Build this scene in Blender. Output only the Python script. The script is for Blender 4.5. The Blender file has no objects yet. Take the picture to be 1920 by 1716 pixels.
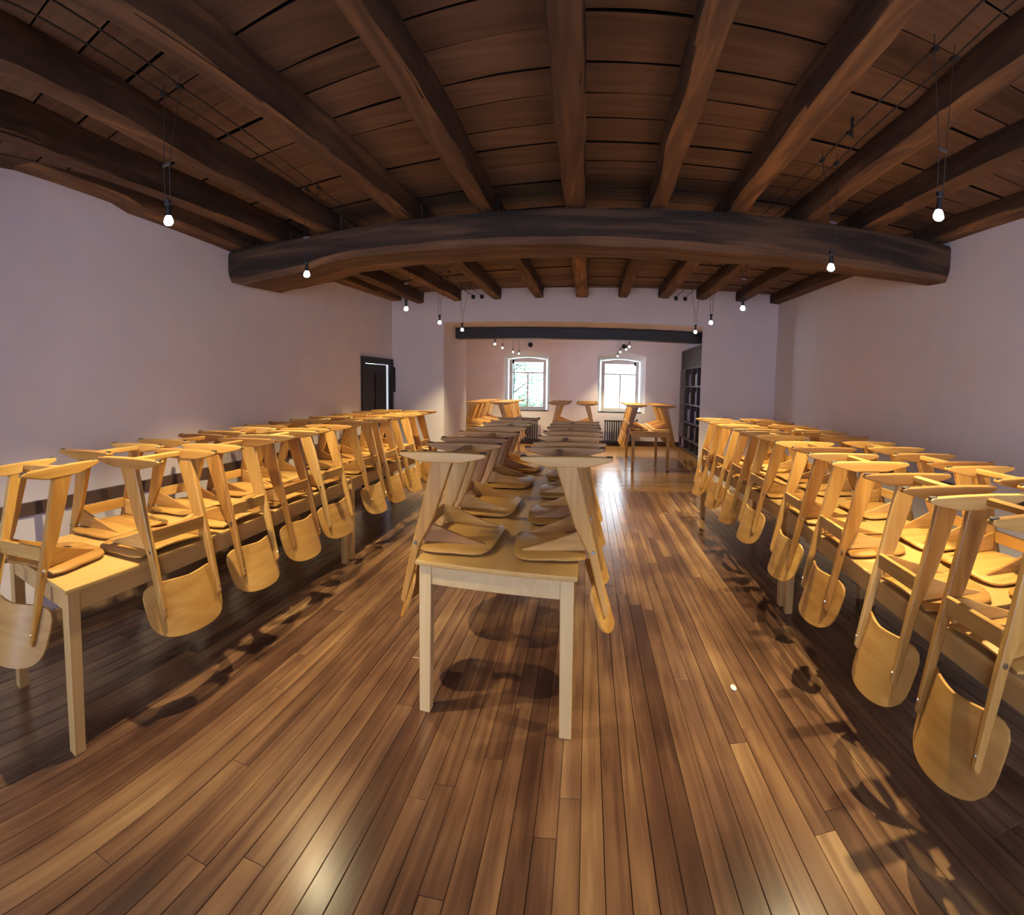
import bpy, bmesh, math, random
from mathutils import Matrix, Vector
SC = bpy.context.scene
COL = SC.collection
rnd = random.Random(7)
PI = math.pi

# ------------------------------------------------------------------ camera, sky, daylight, exposure
# cylindrical panorama lens standing 1.57 m above the floor, looking down the room (+Y), pitched slightly down
F, CX, CY = 1090.0, 1102.9, 815.0
cam = bpy.data.cameras.new('camera')
cam.type = 'PANO'
cam.panorama_type = 'CENTRAL_CYLINDRICAL'
cam.central_cylindrical_range_u_min = -CX / F
cam.central_cylindrical_range_u_max = (1920 - CX) / F
cam.central_cylindrical_range_v_min = (CY - 1716) / F
cam.central_cylindrical_range_v_max = CY / F
cam.central_cylindrical_radius = 1.0
cam.clip_end = 200
cam_o = bpy.data.objects.new('camera', cam)
COL.objects.link(cam_o)
_p, _r, _y = 0.082, 0.022, 0.002
_R = Matrix.Rotation(_r, 3, 'Y') @ Matrix.Rotation(_p, 3, 'X') @ Matrix.Rotation(_y, 3, 'Z')
cam_o.matrix_world = Matrix.Translation((0, 0, 1.57)) @ (_R.transposed() @ Matrix.Rotation(PI / 2, 3, 'X')).to_4x4()
SC.camera = cam_o

world = bpy.data.worlds.new('overcast_sky')
SC.world = world
world.use_nodes = True
bg = world.node_tree.nodes['Background']
bg.inputs[0].default_value = (0.80, 0.89, 1.0, 1)
bg.inputs[1].default_value = 8.5

def area(name, loc, rot, sx, sy, watts, color):
    l = bpy.data.lights.new(name, 'AREA')
    l.shape = 'RECTANGLE'; l.size = sx; l.size_y = sy
    l.energy = watts; l.color = color
    o = bpy.data.objects.new(name, l)
    o.location = loc; o.rotation_euler = rot
    COL.objects.link(o)
    return o

DAY = (0.66, 0.68, 1.0)
# daylight entering through the two windows in the wall behind the viewer and the two windows of the far wall
area('daylight_rear', (-1.55, -2.55, 1.7), (PI / 2, 0, 0), 1.2, 1.5, 118, DAY)
area('fill_far_side', (-3.62, 12.7, 1.7), (PI / 2, 0, -PI / 2), 1.5, 1.4, 75, DAY)  # fill light added outside an invented side window, brightens the far room
for _n, _x, _y, _w, _r in (('window_portal', -1.66, 15.95, 1.2, -PI / 2), ('window_portal', .9, 15.95, 1.2, -PI / 2)):
    _o = area(_n, (_x, _y, 1.62), (_r, 0, 0), _w, 1.45, 1, (1, 1, 1))
    _o.data.cycles.is_portal = True
area('daylight_rear', (1.15, -2.55, 1.7), (PI / 2, 0, 0), 1.2, 1.5, 118, DAY)

VS = SC.view_settings
VS.view_transform = 'Standard'
VS.look = 'None'
VS.exposure = 0.0
VS.gamma = 1.0
VS.use_curve_mapping = False

LAMP_W = 225.0
LAMP_COL = (1.0, 0.80, 0.44)

# ------------------------------------------------------------------ materials
def new_mat(name):
    m = bpy.data.materials.new(name)
    m.use_nodes = True
    nt = m.node_tree
    return m, nt, nt.nodes, nt.links, nt.nodes['Principled BSDF']

def ramp(nd, stops):
    r = nd.new('ShaderNodeValToRGB')
    e = r.color_ramp.elements
    e[0].position, e[0].color = stops[0][0], (*stops[0][1], 1)
    e[1].position, e[1].color = stops[-1][0], (*stops[-1][1], 1)
    for p, c in stops[1:-1]:
        x = e.new(p); x.color = (*c, 1)
    return r

def wood(name, stops, axis, rough=0.4, grain=26.0, stretch=0.07, vary=0.5, bump=0.05, coat=0.0, fine=0.55, spec=0.5, wear=0.0):
    """long-grained wood along one local axis; each object takes its own shade and its own grain"""
    m, nt, nd, ln, bs = new_mat(name)
    tc = nd.new('ShaderNodeTexCoord'); oi = nd.new('ShaderNodeObjectInfo')
    off = nd.new('ShaderNodeVectorMath'); off.operation = 'MULTIPLY_ADD'
    comb = nd.new('ShaderNodeCombineXYZ')
    for i in range(3): ln.new(oi.outputs['Random'], comb.inputs[i])
    off.inputs[1].default_value = (37.0, 53.0, 71.0)
    ln.new(comb.outputs[0], off.inputs[0]); ln.new(tc.outputs['Object'], off.inputs[2])
    mp = nd.new('ShaderNodeMapping')
    s = [grain, grain, grain]; s['xyz'.index(axis)] = grain * stretch
    mp.inputs['Scale'].default_value = s
    ln.new(off.outputs[0], mp.inputs[0])
    n1 = nd.new('ShaderNodeTexNoise'); n1.inputs['Scale'].default_value = 1.0
    n1.inputs['Detail'].default_value = 4.0; n1.inputs['Distortion'].default_value = 0.6
    ln.new(mp.outputs[0], n1.inputs['Vector'])
    n2 = nd.new('ShaderNodeTexNoise'); n2.inputs['Scale'].default_value = 0.17
    n2.inputs['Detail'].default_value = 2.0
    ln.new(mp.outputs[0], n2.inputs['Vector'])
    # value = fine*n1 + (1-fine)*n2, shifted by the object's own random shade
    mx = nd.new('ShaderNodeMath'); mx.operation = 'MULTIPLY_ADD'
    ln.new(n1.outputs[0], mx.inputs[0]); mx.inputs[1].default_value = fine
    m2 = nd.new('ShaderNodeMath'); m2.operation = 'MULTIPLY'
    ln.new(n2.outputs[0], m2.inputs[0]); m2.inputs[1].default_value = 1 - fine
    ln.new(m2.outputs[0], mx.inputs[2])
    ad = nd.new('ShaderNodeMath'); ad.operation = 'MULTIPLY_ADD'
    ln.new(oi.outputs['Random'], ad.inputs[0]); ad.inputs[1].default_value = vary
    sb = nd.new('ShaderNodeMath'); sb.operation = 'SUBTRACT'
    ln.new(mx.outputs[0], sb.inputs[0]); sb.inputs[1].default_value = vary * 0.5
    ln.new(sb.outputs[0], ad.inputs[2])
    rp = ramp(nd, stops)
    val = ad.outputs[0]
    if wear:      # broad worn and re-oiled patches that run across neighbouring boards
        gm = nd.new('ShaderNodeNewGeometry'); mp2 = nd.new('ShaderNodeMapping'); mp2.inputs['Scale'].default_value = (1.6, .75, 1.0)
        ln.new(gm.outputs['Position'], mp2.inputs[0])
        n3 = nd.new('ShaderNodeTexNoise'); n3.inputs['Scale'].default_value = 1.3; n3.inputs['Detail'].default_value = 3
        ln.new(mp2.outputs[0], n3.inputs['Vector'])
        w1 = nd.new('ShaderNodeMath'); w1.operation = 'SUBTRACT'; w1.inputs[1].default_value = .5
        ln.new(n3.outputs[0], w1.inputs[0])
        w2 = nd.new('ShaderNodeMath'); w2.operation = 'MULTIPLY_ADD'; w2.inputs[1].default_value = wear
        ln.new(w1.outputs[0], w2.inputs[0]); ln.new(val, w2.inputs[2]); val = w2.outputs[0]
    ln.new(val, rp.inputs[0])
    ln.new(rp.outputs[0], bs.inputs['Base Color'])
    bs.inputs['Roughness'].default_value = rough
    bs.inputs['Specular IOR Level'].default_value = spec
    if coat: bs.inputs['Coat Weight'].default_value = coat; bs.inputs['Coat Roughness'].default_value = 0.25
    if bump:
        b = nd.new('ShaderNodeBump'); b.inputs['Strength'].default_value = bump; b.inputs['Distance'].default_value = 0.01
        ln.new(n1.outputs[0], b.inputs['Height']); ln.new(b.outputs[0], bs.inputs['Normal'])
    return m

def plain(name, col, rough=0.5, metal=0.0, noise=0.0, scale=8.0, bump=0.0, spec=0.5):
    m, nt, nd, ln, bs = new_mat(name)
    bs.inputs['Base Color'].default_value = (*col, 1)
    bs.inputs['Roughness'].default_value = rough
    bs.inputs['Metallic'].default_value = metal
    bs.inputs['Specular IOR Level'].default_value = spec
    if noise or bump:
        tc = nd.new('ShaderNodeTexCoord')
        n = nd.new('ShaderNodeTexNoise'); n.inputs['Scale'].default_value = scale; n.inputs['Detail'].default_value = 5
        ln.new(tc.outputs['Object'], n.inputs['Vector'])
        rp = ramp(nd, [(0.3, tuple(c * (1 - noise) for c in col)), (0.7, tuple(min(1, c * (1 + noise)) for c in col))])
        ln.new(n.outputs[0], rp.inputs[0]); ln.new(rp.outputs[0], bs.inputs['Base Color'])
        if bump:
            b = nd.new('ShaderNodeBump'); b.inputs['Strength'].default_value = bump; b.inputs['Distance'].default_value = 0.02
            ln.new(n.outputs[0], b.inputs['Height']); ln.new(b.outputs[0], bs.inputs['Normal'])
    return m

BIRCH = [(0.25, (0.28, 0.120, 0.028)), (0.45, (0.44, 0.225, 0.054)), (0.62, (0.56, 0.318, 0.085)), (0.8, (0.66, 0.42, 0.15))]
M = {}
for ax in 'xyz':
    M['birch_' + ax] = wood('varnished_birch_' + ax, BIRCH, ax, rough=0.38, grain=30, stretch=0.06, vary=0.42, coat=0.06)
M['ply'] = wood('birch_plywood', BIRCH, 'x', rough=0.42, grain=18, stretch=0.10, vary=0.30, coat=0.04)
M['ply_y'] = wood('birch_plywood_back', BIRCH, 'y', rough=0.50, grain=18, stretch=0.10, vary=0.30, coat=0.04)
TAB = [(0.25, (0.46, 0.25, 0.075)), (0.5, (0.56, 0.34, 0.11)), (0.75, (0.64, 0.42, 0.16))]
M['table_top'] = wood('table_birch_top', TAB, 'y', rough=0.45, grain=14, stretch=0.06, vary=0.15)
PALE = [(0.25, (0.56, 0.39, 0.18)), (0.5, (0.66, 0.48, 0.24)), (0.75, (0.72, 0.55, 0.30))]
M['table_leg'] = wood('table_birch_leg', PALE, 'z', rough=0.45, grain=20, stretch=0.06, vary=0.2)
GOLD = [(0.25, (0.50, 0.30, 0.10)), (0.5, (0.60, 0.38, 0.145)), (0.75, (0.66, 0.45, 0.20))]
M['gold_leg'] = wood('table_golden_leg', GOLD, 'z', rough=0.45, grain=20, stretch=0.06, vary=0.2)
M['gold_apron'] = wood('table_golden_apron', GOLD, 'y', rough=0.45, grain=20, stretch=0.06, vary=0.2)
M['table_apron'] = wood('table_birch_apron', PALE, 'y', rough=0.45, grain=20, stretch=0.06, vary=0.2)
FLOOR = [(0.24, (0.046, 0.022, 0.015)), (0.40, (0.092, 0.044, 0.027)), (0.52, (0.150, 0.077, 0.042)), (0.64, (0.225, 0.125, 0.062)), (0.80, (0.34, 0.21, 0.105))]
M['floor'] = wood('oiled_floor_board', FLOOR, 'y', rough=0.22, grain=22, stretch=0.045, vary=0.20, bump=0.02, fine=0.55, wear=0.75)
BACKF = [(0.25, (0.20, 0.09, 0.03)), (0.5, (0.33, 0.17, 0.055)), (0.75, (0.45, 0.26, 0.095))]
M['floor_x'] = wood('oiled_floor_board_cross', BACKF, 'x', rough=0.19, grain=22, stretch=0.045, vary=0.24, bump=0.015)
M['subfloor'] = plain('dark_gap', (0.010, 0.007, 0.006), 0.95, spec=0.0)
CEIL = [(0.25, (0.090, 0.052, 0.034)), (0.5, (0.160, 0.093, 0.058)), (0.75, (0.225, 0.138, 0.090))]
M['ceil'] = wood('old_ceiling_board', CEIL, 'x', rough=0.75, grain=16, stretch=0.07, vary=0.22, bump=0.25, fine=0.6, spec=0.2)
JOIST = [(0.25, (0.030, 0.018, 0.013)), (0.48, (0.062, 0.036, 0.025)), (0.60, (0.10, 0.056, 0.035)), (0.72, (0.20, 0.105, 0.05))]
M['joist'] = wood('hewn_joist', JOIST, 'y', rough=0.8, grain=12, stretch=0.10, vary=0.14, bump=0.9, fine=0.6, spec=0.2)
LIT_SAP = [(0.25, (0.060, 0.034, 0.022)), (0.45, (0.115, 0.064, 0.038)), (0.56, (0.17, 0.094, 0.050)), (0.68, (0.32, 0.165, 0.072))]  # sapwood, with light on the undersides painted into its paler tone
M['lit_sap_y'] = wood('lit_sapwood', LIT_SAP, 'y', rough=0.8, grain=14, stretch=0.09, vary=0.16, bump=0.9, fine=0.65, spec=0.2)
M['lit_sap_x'] = wood('lit_sapwood_tie', LIT_SAP, 'x', rough=0.8, grain=12, stretch=0.09, vary=0.0, bump=0.9, fine=0.65, spec=0.2)
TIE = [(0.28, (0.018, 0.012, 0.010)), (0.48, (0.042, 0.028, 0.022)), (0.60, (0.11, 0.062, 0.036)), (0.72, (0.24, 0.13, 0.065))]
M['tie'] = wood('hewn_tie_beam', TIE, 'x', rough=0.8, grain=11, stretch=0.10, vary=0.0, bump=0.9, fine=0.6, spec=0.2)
M['wall'] = plain('lime_plaster', (0.76, 0.71, 0.745), 0.9, noise=0.025, scale=3.0, bump=0.04, spec=0.2)
M['reveal'] = plain('white_reveal_paint', (0.82, 0.82, 0.84), 0.8, spec=0.2)
M['rail'] = plain('brown_wall_rail', (0.115, 0.070, 0.058), 0.5, noise=0.1)
M['base'] = plain('brown_baseboard', (0.22, 0.13, 0.07), 0.5, noise=0.15)
M['base_dark'] = plain('dark_baseboard', (0.07, 0.03, 0.02), 0.5, noise=0.15)
M['door'] = plain('blackened_door', (0.012, 0.009, 0.008), 0.55, noise=0.2)
M['lintel'] = plain('dark_lintel_paint', (0.011, 0.011, 0.016), 0.5, noise=0.2)
M['frame'] = plain('white_window_frame', (0.80, 0.80, 0.84), 0.45)
M['sill'] = plain('dark_sill', (0.06, 0.045, 0.05), 0.4)
M['iron'] = plain('black_radiator_enamel', (0.012, 0.012, 0.018), 0.35)
M['black'] = plain('black_plastic', (0.012, 0.011, 0.012), 0.5)
M['steel'] = plain('steel', (0.45, 0.45, 0.47), 0.3, metal=1.0)
M['wire'] = plain('dark_wire', (0.03, 0.022, 0.02), 0.5)
M['rubber'] = plain('dark_glide', (0.045, 0.033, 0.03), 0.6)
M['case'] = plain('grey_bookcase_paint', (0.070, 0.056, 0.064), 0.5, noise=0.12)
M['case_dark'] = plain('dark_bookcase_back', (0.016, 0.012, 0.015), 0.6)
M['bark'] = plain('tree_bark', (0.08, 0.10, 0.09), 0.9, noise=0.3)
M['leaf'] = plain('tree_leaf', (0.12, 0.25, 0.15), 0.6, noise=0.3, scale=2.0)
M['ground'] = plain('grass_ground', (0.10, 0.14, 0.06), 0.9, noise=0.3, scale=1.0)
M['paper'] = plain('white_paper', (0.8, 0.78, 0.72), 0.8)
m, nt, nd, ln, bs = new_mat('lamp_glow'); M['glow'] = m
bs.inputs['Base Color'].default_value = (0.9, 0.9, 0.9, 1)
bs.inputs['Emission Color'].default_value = (0.92, 0.96, 1.0, 1); bs.inputs['Emission Strength'].default_value = 14.0
m, nt, nd, ln, bs = new_mat('window_glass'); M['glass'] = m
nd.remove(bs)
tr = nd.new('ShaderNodeBsdfTransparent'); tr.inputs[0].default_value = (0.96, 0.98, 0.98, 1)
gl = nd.new('ShaderNodeBsdfGlossy'); gl.inputs['Roughness'].default_value = 0.02
fr = nd.new('ShaderNodeFresnel'); fr.inputs[0].default_value = 1.45
mxs = nd.new('ShaderNodeMixShader')
ln.new(fr.outputs[0], mxs.inputs[0]); ln.new(tr.outputs[0], mxs.inputs[1]); ln.new(gl.outputs[0], mxs.inputs[2])
ln.new(mxs.outputs[0], nd['Material Output'].inputs[0])

# ------------------------------------------------------------------ mesh helpers
class MB:
    def __init__(s): s.v = []; s.f = []
    def add(s, vs, fs):
        b = len(s.v); s.v += [tuple(p) for p in vs]; s.f += [tuple(i + b for i in f) for f in fs]; return s
    def box(s, x0, x1, y0, y1, z0, z1):
        return s.hexa([(x0, y0, z0), (x1, y0, z0), (x1, y1, z0), (x0, y1, z0)], [(x0, y0, z1), (x1, y0, z1), (x1, y1, z1), (x0, y1, z1)])
    def hexa(s, lo, hi):
        return s.add(list(lo) + list(hi), [(3, 2, 1, 0), (4, 5, 6, 7), (0, 1, 5, 4), (1, 2, 6, 5), (2, 3, 7, 6), (3, 0, 4, 7)])
    def prism(s, poly, a, b, axis):
        """poly of 2-D points extruded along an axis from a to b"""
        def P(p, t):
            return (t, p[0], p[1]) if axis == 'x' else (p[0], t, p[1]) if axis == 'y' else (p[0], p[1], t)
        n = len(poly)
        vs = [P(p, a) for p in poly] + [P(p, b) for p in poly]
        fs = [tuple(range(n))[::-1], tuple(range(n, 2 * n))] + [(i, (i + 1) % n, n + (i + 1) % n, n + i) for i in range(n)]
        return s.add(vs, fs)
    def tube(s, pts, r, n=8, caps=True):
        pts = [Vector(p) for p in pts]; rs = r if isinstance(r, (list, tuple)) else [r] * len(pts)
        vs, fs = [], []
        for i, p in enumerate(pts):
            t = (pts[min(i + 1, len(pts) - 1)] - pts[max(i - 1, 0)]).normalized()
            u = t.cross(Vector((0, 0, 1)) if abs(t.z) < 0.9 else Vector((1, 0, 0))).normalized(); w = t.cross(u)
            for k in range(n):
                a = 2 * PI * k / n
                vs.append(p + (u * math.cos(a) + w * math.sin(a)) * rs[i])
        for i in range(len(pts) - 1):
            for k in range(n):
                fs.append((i * n + k, i * n + (k + 1) % n, (i + 1) * n + (k + 1) % n, (i + 1) * n + k))
        if caps:
            fs.append(tuple(range(n))[::-1]); fs.append(tuple(range((len(pts) - 1) * n, len(pts) * n)))
        return s.add(vs, fs)
    def lathe(s, prof, n=16, c=(0, 0, 0)):
        """(radius, z) profile turned about the z axis"""
        vs, fs = [], []
        for r, z in prof:
            for k in range(n):
                a = 2 * PI * k / n; vs.append((c[0] + r * math.cos(a), c[1] + r * math.sin(a), c[2] + z))
        for i in range(len(prof) - 1):
            for k in range(n):
                fs.append((i * n + k, i * n + (k + 1) % n, (i + 1) * n + (k + 1) % n, (i + 1) * n + k))
        fs.append(tuple(range(n))[::-1]); fs.append(tuple(range((len(prof) - 1) * n, len(prof) * n)))
        return s.add(vs, fs)
    def mesh(s, name, mat, bevel=0.0, seg=1, smooth=False):
        me = bpy.data.meshes.new(name)
        me.from_pydata(s.v, [], s.f)
        bm = bmesh.new(); bm.from_mesh(me)
        bmesh.ops.recalc_face_normals(bm, faces=bm.faces)
        if bevel:
            es = [e for e in bm.edges if len(e.link_faces) == 2 and e.calc_face_angle(0) > 0.6]
            bmesh.ops.bevel(bm, geom=es, offset=bevel, segments=seg, affect='EDGES', profile=0.5, clamp_overlap=True)
        if smooth:
            for f in bm.faces: f.smooth = True
            for e in bm.edges:
                e.smooth = not (len(e.link_faces) == 2 and e.calc_face_angle(0) > 0.7)
        bm.to_mesh(me); bm.free()
        me.materials.append(mat)
        return me
    def obj(s, name, mat, parent=None, **k):
        return link(name, s.mesh(name, mat, **k), parent)

def link(name, me, parent=None):
    o = bpy.data.objects.new(name, me)
    COL.objects.link(o)
    if parent: o.parent = parent
    return o

def tag(o, label=None, cat=None, group=None, kind=None):
    if label: o['label'] = label
    if cat: o['category'] = cat
    if group: o['group'] = group
    if kind: o['kind'] = kind
    return o

def thing(name, loc, label, cat, group=None, rz=0.0):
    o = bpy.data.objects.new(name, None); COL.objects.link(o)
    o.empty_display_size = 0.1
    o.location = loc; o.rotation_euler = (0, 0, rz)
    return tag(o, label, cat, group)

def struct(o): o['kind'] = 'structure'; return o

def fill2d(outer, holes):
    """triangles of a polygon with holes -> (points, triangles)"""
    bm = bmesh.new(); es = []
    for loop in [outer] + holes:
        vs = [bm.verts.new((p[0], p[1], 0)) for p in loop]
        es += [bm.edges.new((vs[i], vs[(i + 1) % len(vs)])) for i in range(len(vs))]
    bmesh.ops.triangle_fill(bm, use_beauty=True, edges=es, normal=(0, 0, 1))
    bm.verts.index_update()
    r = [tuple(v.co[:2]) for v in bm.verts], [tuple(v.index for v in f.verts) for f in bm.faces]
    bm.free()
    return r

def interp(tab, x):
    if x <= tab[0][0]: return tab[0][1]
    for (a, va), (b, vb) in zip(tab, tab[1:]):
        if x <= b:
            t = (x - a) / (b - a)
            return va + (vb - va) * t
    return tab[-1][1]

# ------------------------------------------------------------------ room shell
XL, XR, YR, YP, YB = -3.1, 2.95, -2.4, 8.9, 15.7
ZTOP = 3.3

# left wall with the door opening near its far end
DY0, DY1, DZ = 7.62, 8.78, 1.93
w = MB()
pts, tris = fill2d([(YR, 0), (DY0, 0), (DY0, DZ), (DY1, DZ), (DY1, 0), (YP + 1.7, 0), (YP + 1.7, ZTOP), (YR, ZTOP)], [])
w.add([(XL, y, z) for y, z in pts], tris)
w.add([(XL, DY0, 0), (XL, DY0, DZ), (XL - .25, DY0, DZ), (XL - .25, DY0, 0)], [(0, 1, 2, 3)])
w.add([(XL, DY1, 0), (XL, DY1, DZ), (XL - .25, DY1, DZ), (XL - .25, DY1, 0)], [(0, 1, 2, 3)])
w.add([(XL, DY0, DZ), (XL, DY1, DZ), (XL - .25, DY1, DZ), (XL - .25, DY0, DZ)], [(0, 1, 2, 3)])
struct(w.obj('wall_left', M['wall']))
struct(MB().box(XR, XR + .12, YR, YP + 1.4, 0, ZTOP).obj('wall_right', M['wall']))

# rear wall (behind the viewer) with its two windows
RW = [(-2.15, -0.95), (0.55, 1.75)]
holes = [[(a, .95), (b, .95), (b, 2.45), (a, 2.45)] for a, b in RW]
pts, tris = fill2d([(XL - .1, 0), (XR + .1, 0), (XR + .1, ZTOP), (XL - .1, ZTOP)], holes)
w = MB().add([(x, YR, z) for x, z in pts], tris)
for a, b in RW:
    lo = [(a, .95), (b, .95), (b, 2.45), (a, 2.45)]
    w.add([(x, YR, z) for x, z in lo] + [(x, YR - .1, z) for x, z in lo], [(i, (i + 1) % 4, 4 + (i + 1) % 4, 4 + i) for i in range(4)])
struct(w.obj('wall_rear', M['wall']))

# thick partition with the wide opening to the far room
OXL, OXR, OZ = -2.25, 1.735, 2.545
w = MB()
w.box(XL - .25, OXL, YP, 10.6, 0, ZTOP)
w.prism([(OXR, YP), (XR + .1, YP), (XR + .1, 10.4), (2.08, 10.4)], 0, ZTOP, 'z')
w.add([(OXL, YP, OZ), (OXR, YP, OZ), (2.08, 10.4, OZ), (OXL, 10.6, OZ), (OXL, YP, ZTOP), (OXR, YP, ZTOP), (2.08, 10.4, ZTOP), (OXL, 10.6, ZTOP)],
      [(3, 2, 1, 0), (4, 5, 6, 7), (0, 1, 5, 4), (1, 2, 6, 5), (2, 3, 7, 6), (3, 0, 4, 7)])
struct(w.obj('wall_partition', M['wall']))
o = MB().box(OXL + .002, 1.92, 9.72, 9.98, 2.36, 2.535).obj('lintel_beam', M['lintel'], bevel=.006)
tag(struct(o), 'dark painted lintel beam across the wide opening to the far room', 'beam')

# far room: side walls, ceiling, window wall
SWY = (11.9, 13.5)  # opening of the added side window, out of view
pts, tris = fill2d([(8.9, 0), (YB + .5, 0), (YB + .5, ZTOP), (8.9, ZTOP)], [[(SWY[0], .95), (SWY[1], .95), (SWY[1], 2.4), (SWY[0], 2.4)]])
w = MB().add([(XL - .25, y, z) for y, z in pts], tris)
lo = [(SWY[0], .95), (SWY[1], .95), (SWY[1], 2.4), (SWY[0], 2.4)]
w.add([(XL - .25, y, z) for y, z in lo] + [(XL - .45, y, z) for y, z in lo], [(i, (i + 1) % 4, 4 + (i + 1) % 4, 4 + i) for i in range(4)])
struct(w.obj('wall_far_left', M['wall']))
root = bpy.data.objects.new('window_5', None); COL.objects.link(root); root.location = (XL - .40, (SWY[0] + SWY[1]) / 2, 0); struct(root)  # unseen window, added to carry the fill light for the far wall
f = MB()
for a, b in ((-.80, -.73), (-.03, .03), (.73, .80)): f.box(-.03, .03, a, b, .95, 2.4)
for a, b in ((-.73, -.03), (.03, .73)): f.box(-.03, .03, a, b, .95, 1.02); f.box(-.03, .03, a, b, 2.33, 2.4)
f.obj('frame', M['frame'], root)
for a, b in ((-.73, -.03), (.03, .73)): MB().box(-.003, .003, a, b, 1.02, 2.33).obj('pane', M['glass'], root)
struct(MB().box(XR, XR + .12, 10.3, YB + .5, 0, ZTOP).obj('wall_far_right', M['wall']))
struct(MB().box(XL - .37, XR + .12, 10.4, YB + .6, 3.02, 3.10).obj('ceiling_far', M['wall']))

def arch(x0, x1, z0, zs, rise, n=10):
    pts = [(x0, z0), (x1, z0), (x1, zs)]
    for i in range(1, n):
        t = i / n; pts.append((x1 + (x0 - x1) * t, zs + rise * math.sin(PI * t) ** 0.8))
    return pts + [(x0, zs)]
YW = 16.12
WIN = [dict(o=(-2.29, -1.03, .02), f=(-2.19, -1.165), g=(-2.10, -1.245), top=2.30), dict(o=(.245, 1.545, .02), f=(.355, 1.395), g=(.455, 1.305), top=2.29)]
zs, rise, wz = 2.415, .09, .93
holes = [arch(d['o'][0], d['o'][1], wz - .05, zs, rise) for d in WIN]
pts, tris = fill2d([(XL - .37, 0), (XR + .12, 0), (XR + .12, 3.1), (XL - .37, 3.1)], holes)
w = MB().add([(x, YB, z) for x, z in pts], tris)
struct(w.obj('wall_far', M['wall']))
for wi, d in enumerate(WIN):
    a, b = d['o'][0], d['o'][1]; fa, fb = d['f']
    A = arch(a, b, wz - .05, zs, rise); B = arch(fa - .02, fb + .02, wz - .05, d['top'] - .01, rise * .6)
    n = len(A)
    w = MB().add([(x, YB, z) for x, z in A] + [(x, YW + .1, z) for x, z in B], [(i, (i + 1) % n, n + (i + 1) % n, n + i) for i in range(n)])
    struct(w.obj('trim_%d' % (wi + 1), M['reveal']))
    ga, gb = d['g']; zt = d['top']; g0, g1 = 1.0, zt - .08
    root = bpy.data.objects.new('window_%d' % (wi + 1), None); COL.objects.link(root)
    root.location = (0, YW, 0); struct(root)
    f = MB()
    f.prism([(fa, wz - .03), (ga, wz - .03), (ga, zt), (fa, zt)], -.03, .04, 'y')
    f.prism([(gb, wz - .03), (fb, wz - .03), (fb, zt), (gb, zt)], -.03, .04, 'y')
    f.prism([(ga, wz - .03), (gb, wz - .03), (gb, g0), (ga, g0)], -.03, .04, 'y')
    f.prism(([(ga, g1), (gb, g1), (gb, zt)] + [(gb + (ga - gb) * t, zt + rise * .5 * math.sin(PI * t)) for t in (.25, .5, .75)] + [(ga, zt)]), -.03, .04, 'y')
    f.obj('frame', M['frame'], root)
    zm = 1.93
    MB().box(ga, gb, -.02, .03, zm - .018, zm + .018).obj('transom', M['frame'], root)
    xm = (ga + gb) / 2
    MB().box(xm - .02, xm + .02, -.02, .03, g0, zm - .018).obj('mullion', M['frame'], root)
    for x0, x1, z0, z1 in ((ga, gb, zm + .018, g1), (ga, xm - .02, g0, zm - .018), (xm + .02, gb, g0, zm - .018)):
        MB().box(x0, x1, .002, .008, z0, z1).obj('pane', M['glass'], root)
    MB().box(gb - .05 if wi else ga + .0, gb if wi else ga + .05, -.05, -.03, zt - .12, zt - .02).obj('latch', M['black'], root)
    MB().box(fa - .06, fb + .06, -.42 + .0, -.03, wz - .045, wz - .012).obj('sill', M['sill'], root, bevel=.005)

# windows of the rear wall
for wi, (a, b) in enumerate(RW):
    root = bpy.data.objects.new('window_%d' % (wi + 3), None); COL.objects.link(root)
    root.location = (0, YR - .06, 0); struct(root)
    f = MB()
    f.box(a, a + .07, -.03, .03, .95, 2.45); f.box(b - .07, b, -.03, .03, .95, 2.45)
    f.box(a + .07, b - .07, -.03, .03, .95, 1.02); f.box(a + .07, b - .07, -.03, .03, 2.38, 2.45)
    f.obj('frame', M['frame'], root)
    MB().box((a + b) / 2 - .03, (a + b) / 2 + .03, -.02, .02, 1.02, 2.38).obj('mullion', M['frame'], root)
    for x0, x1 in ((a + .07, (a + b) / 2 - .03), ((a + b) / 2 + .03, b - .07)):
        MB().box(x0, x1, -.004, .002, 1.02, 2.38).obj('pane', M['glass'], root)

# rails and baseboards
struct(MB().box(XL, XL + .022, YR, DY0 - .12, .80, .885).obj('trim_3', M['rail'], bevel=.004))
struct(MB().box(XR - .022, XR, YR, YP, .80, .885).obj('trim_4', M['rail'], bevel=.004))
struct(MB().box(XL, XL + .02, YR, DY0 - .12, 0, .13).obj('baseboard_left', M['base'], bevel=.004))
struct(MB().box(XR - .02, XR, YR, YP, 0, .13).obj('baseboard_right', M['base'], bevel=.004))
struct(MB().box(XL + .02, OXL, YP - .02, YP, 0, .10).obj('baseboard_partition', M['base'], bevel=.004))
struct(MB().box(XL - .25, XR, YB - .02, YB, 0, .13).obj('baseboard_far', M['base_dark'], bevel=.004))

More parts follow.
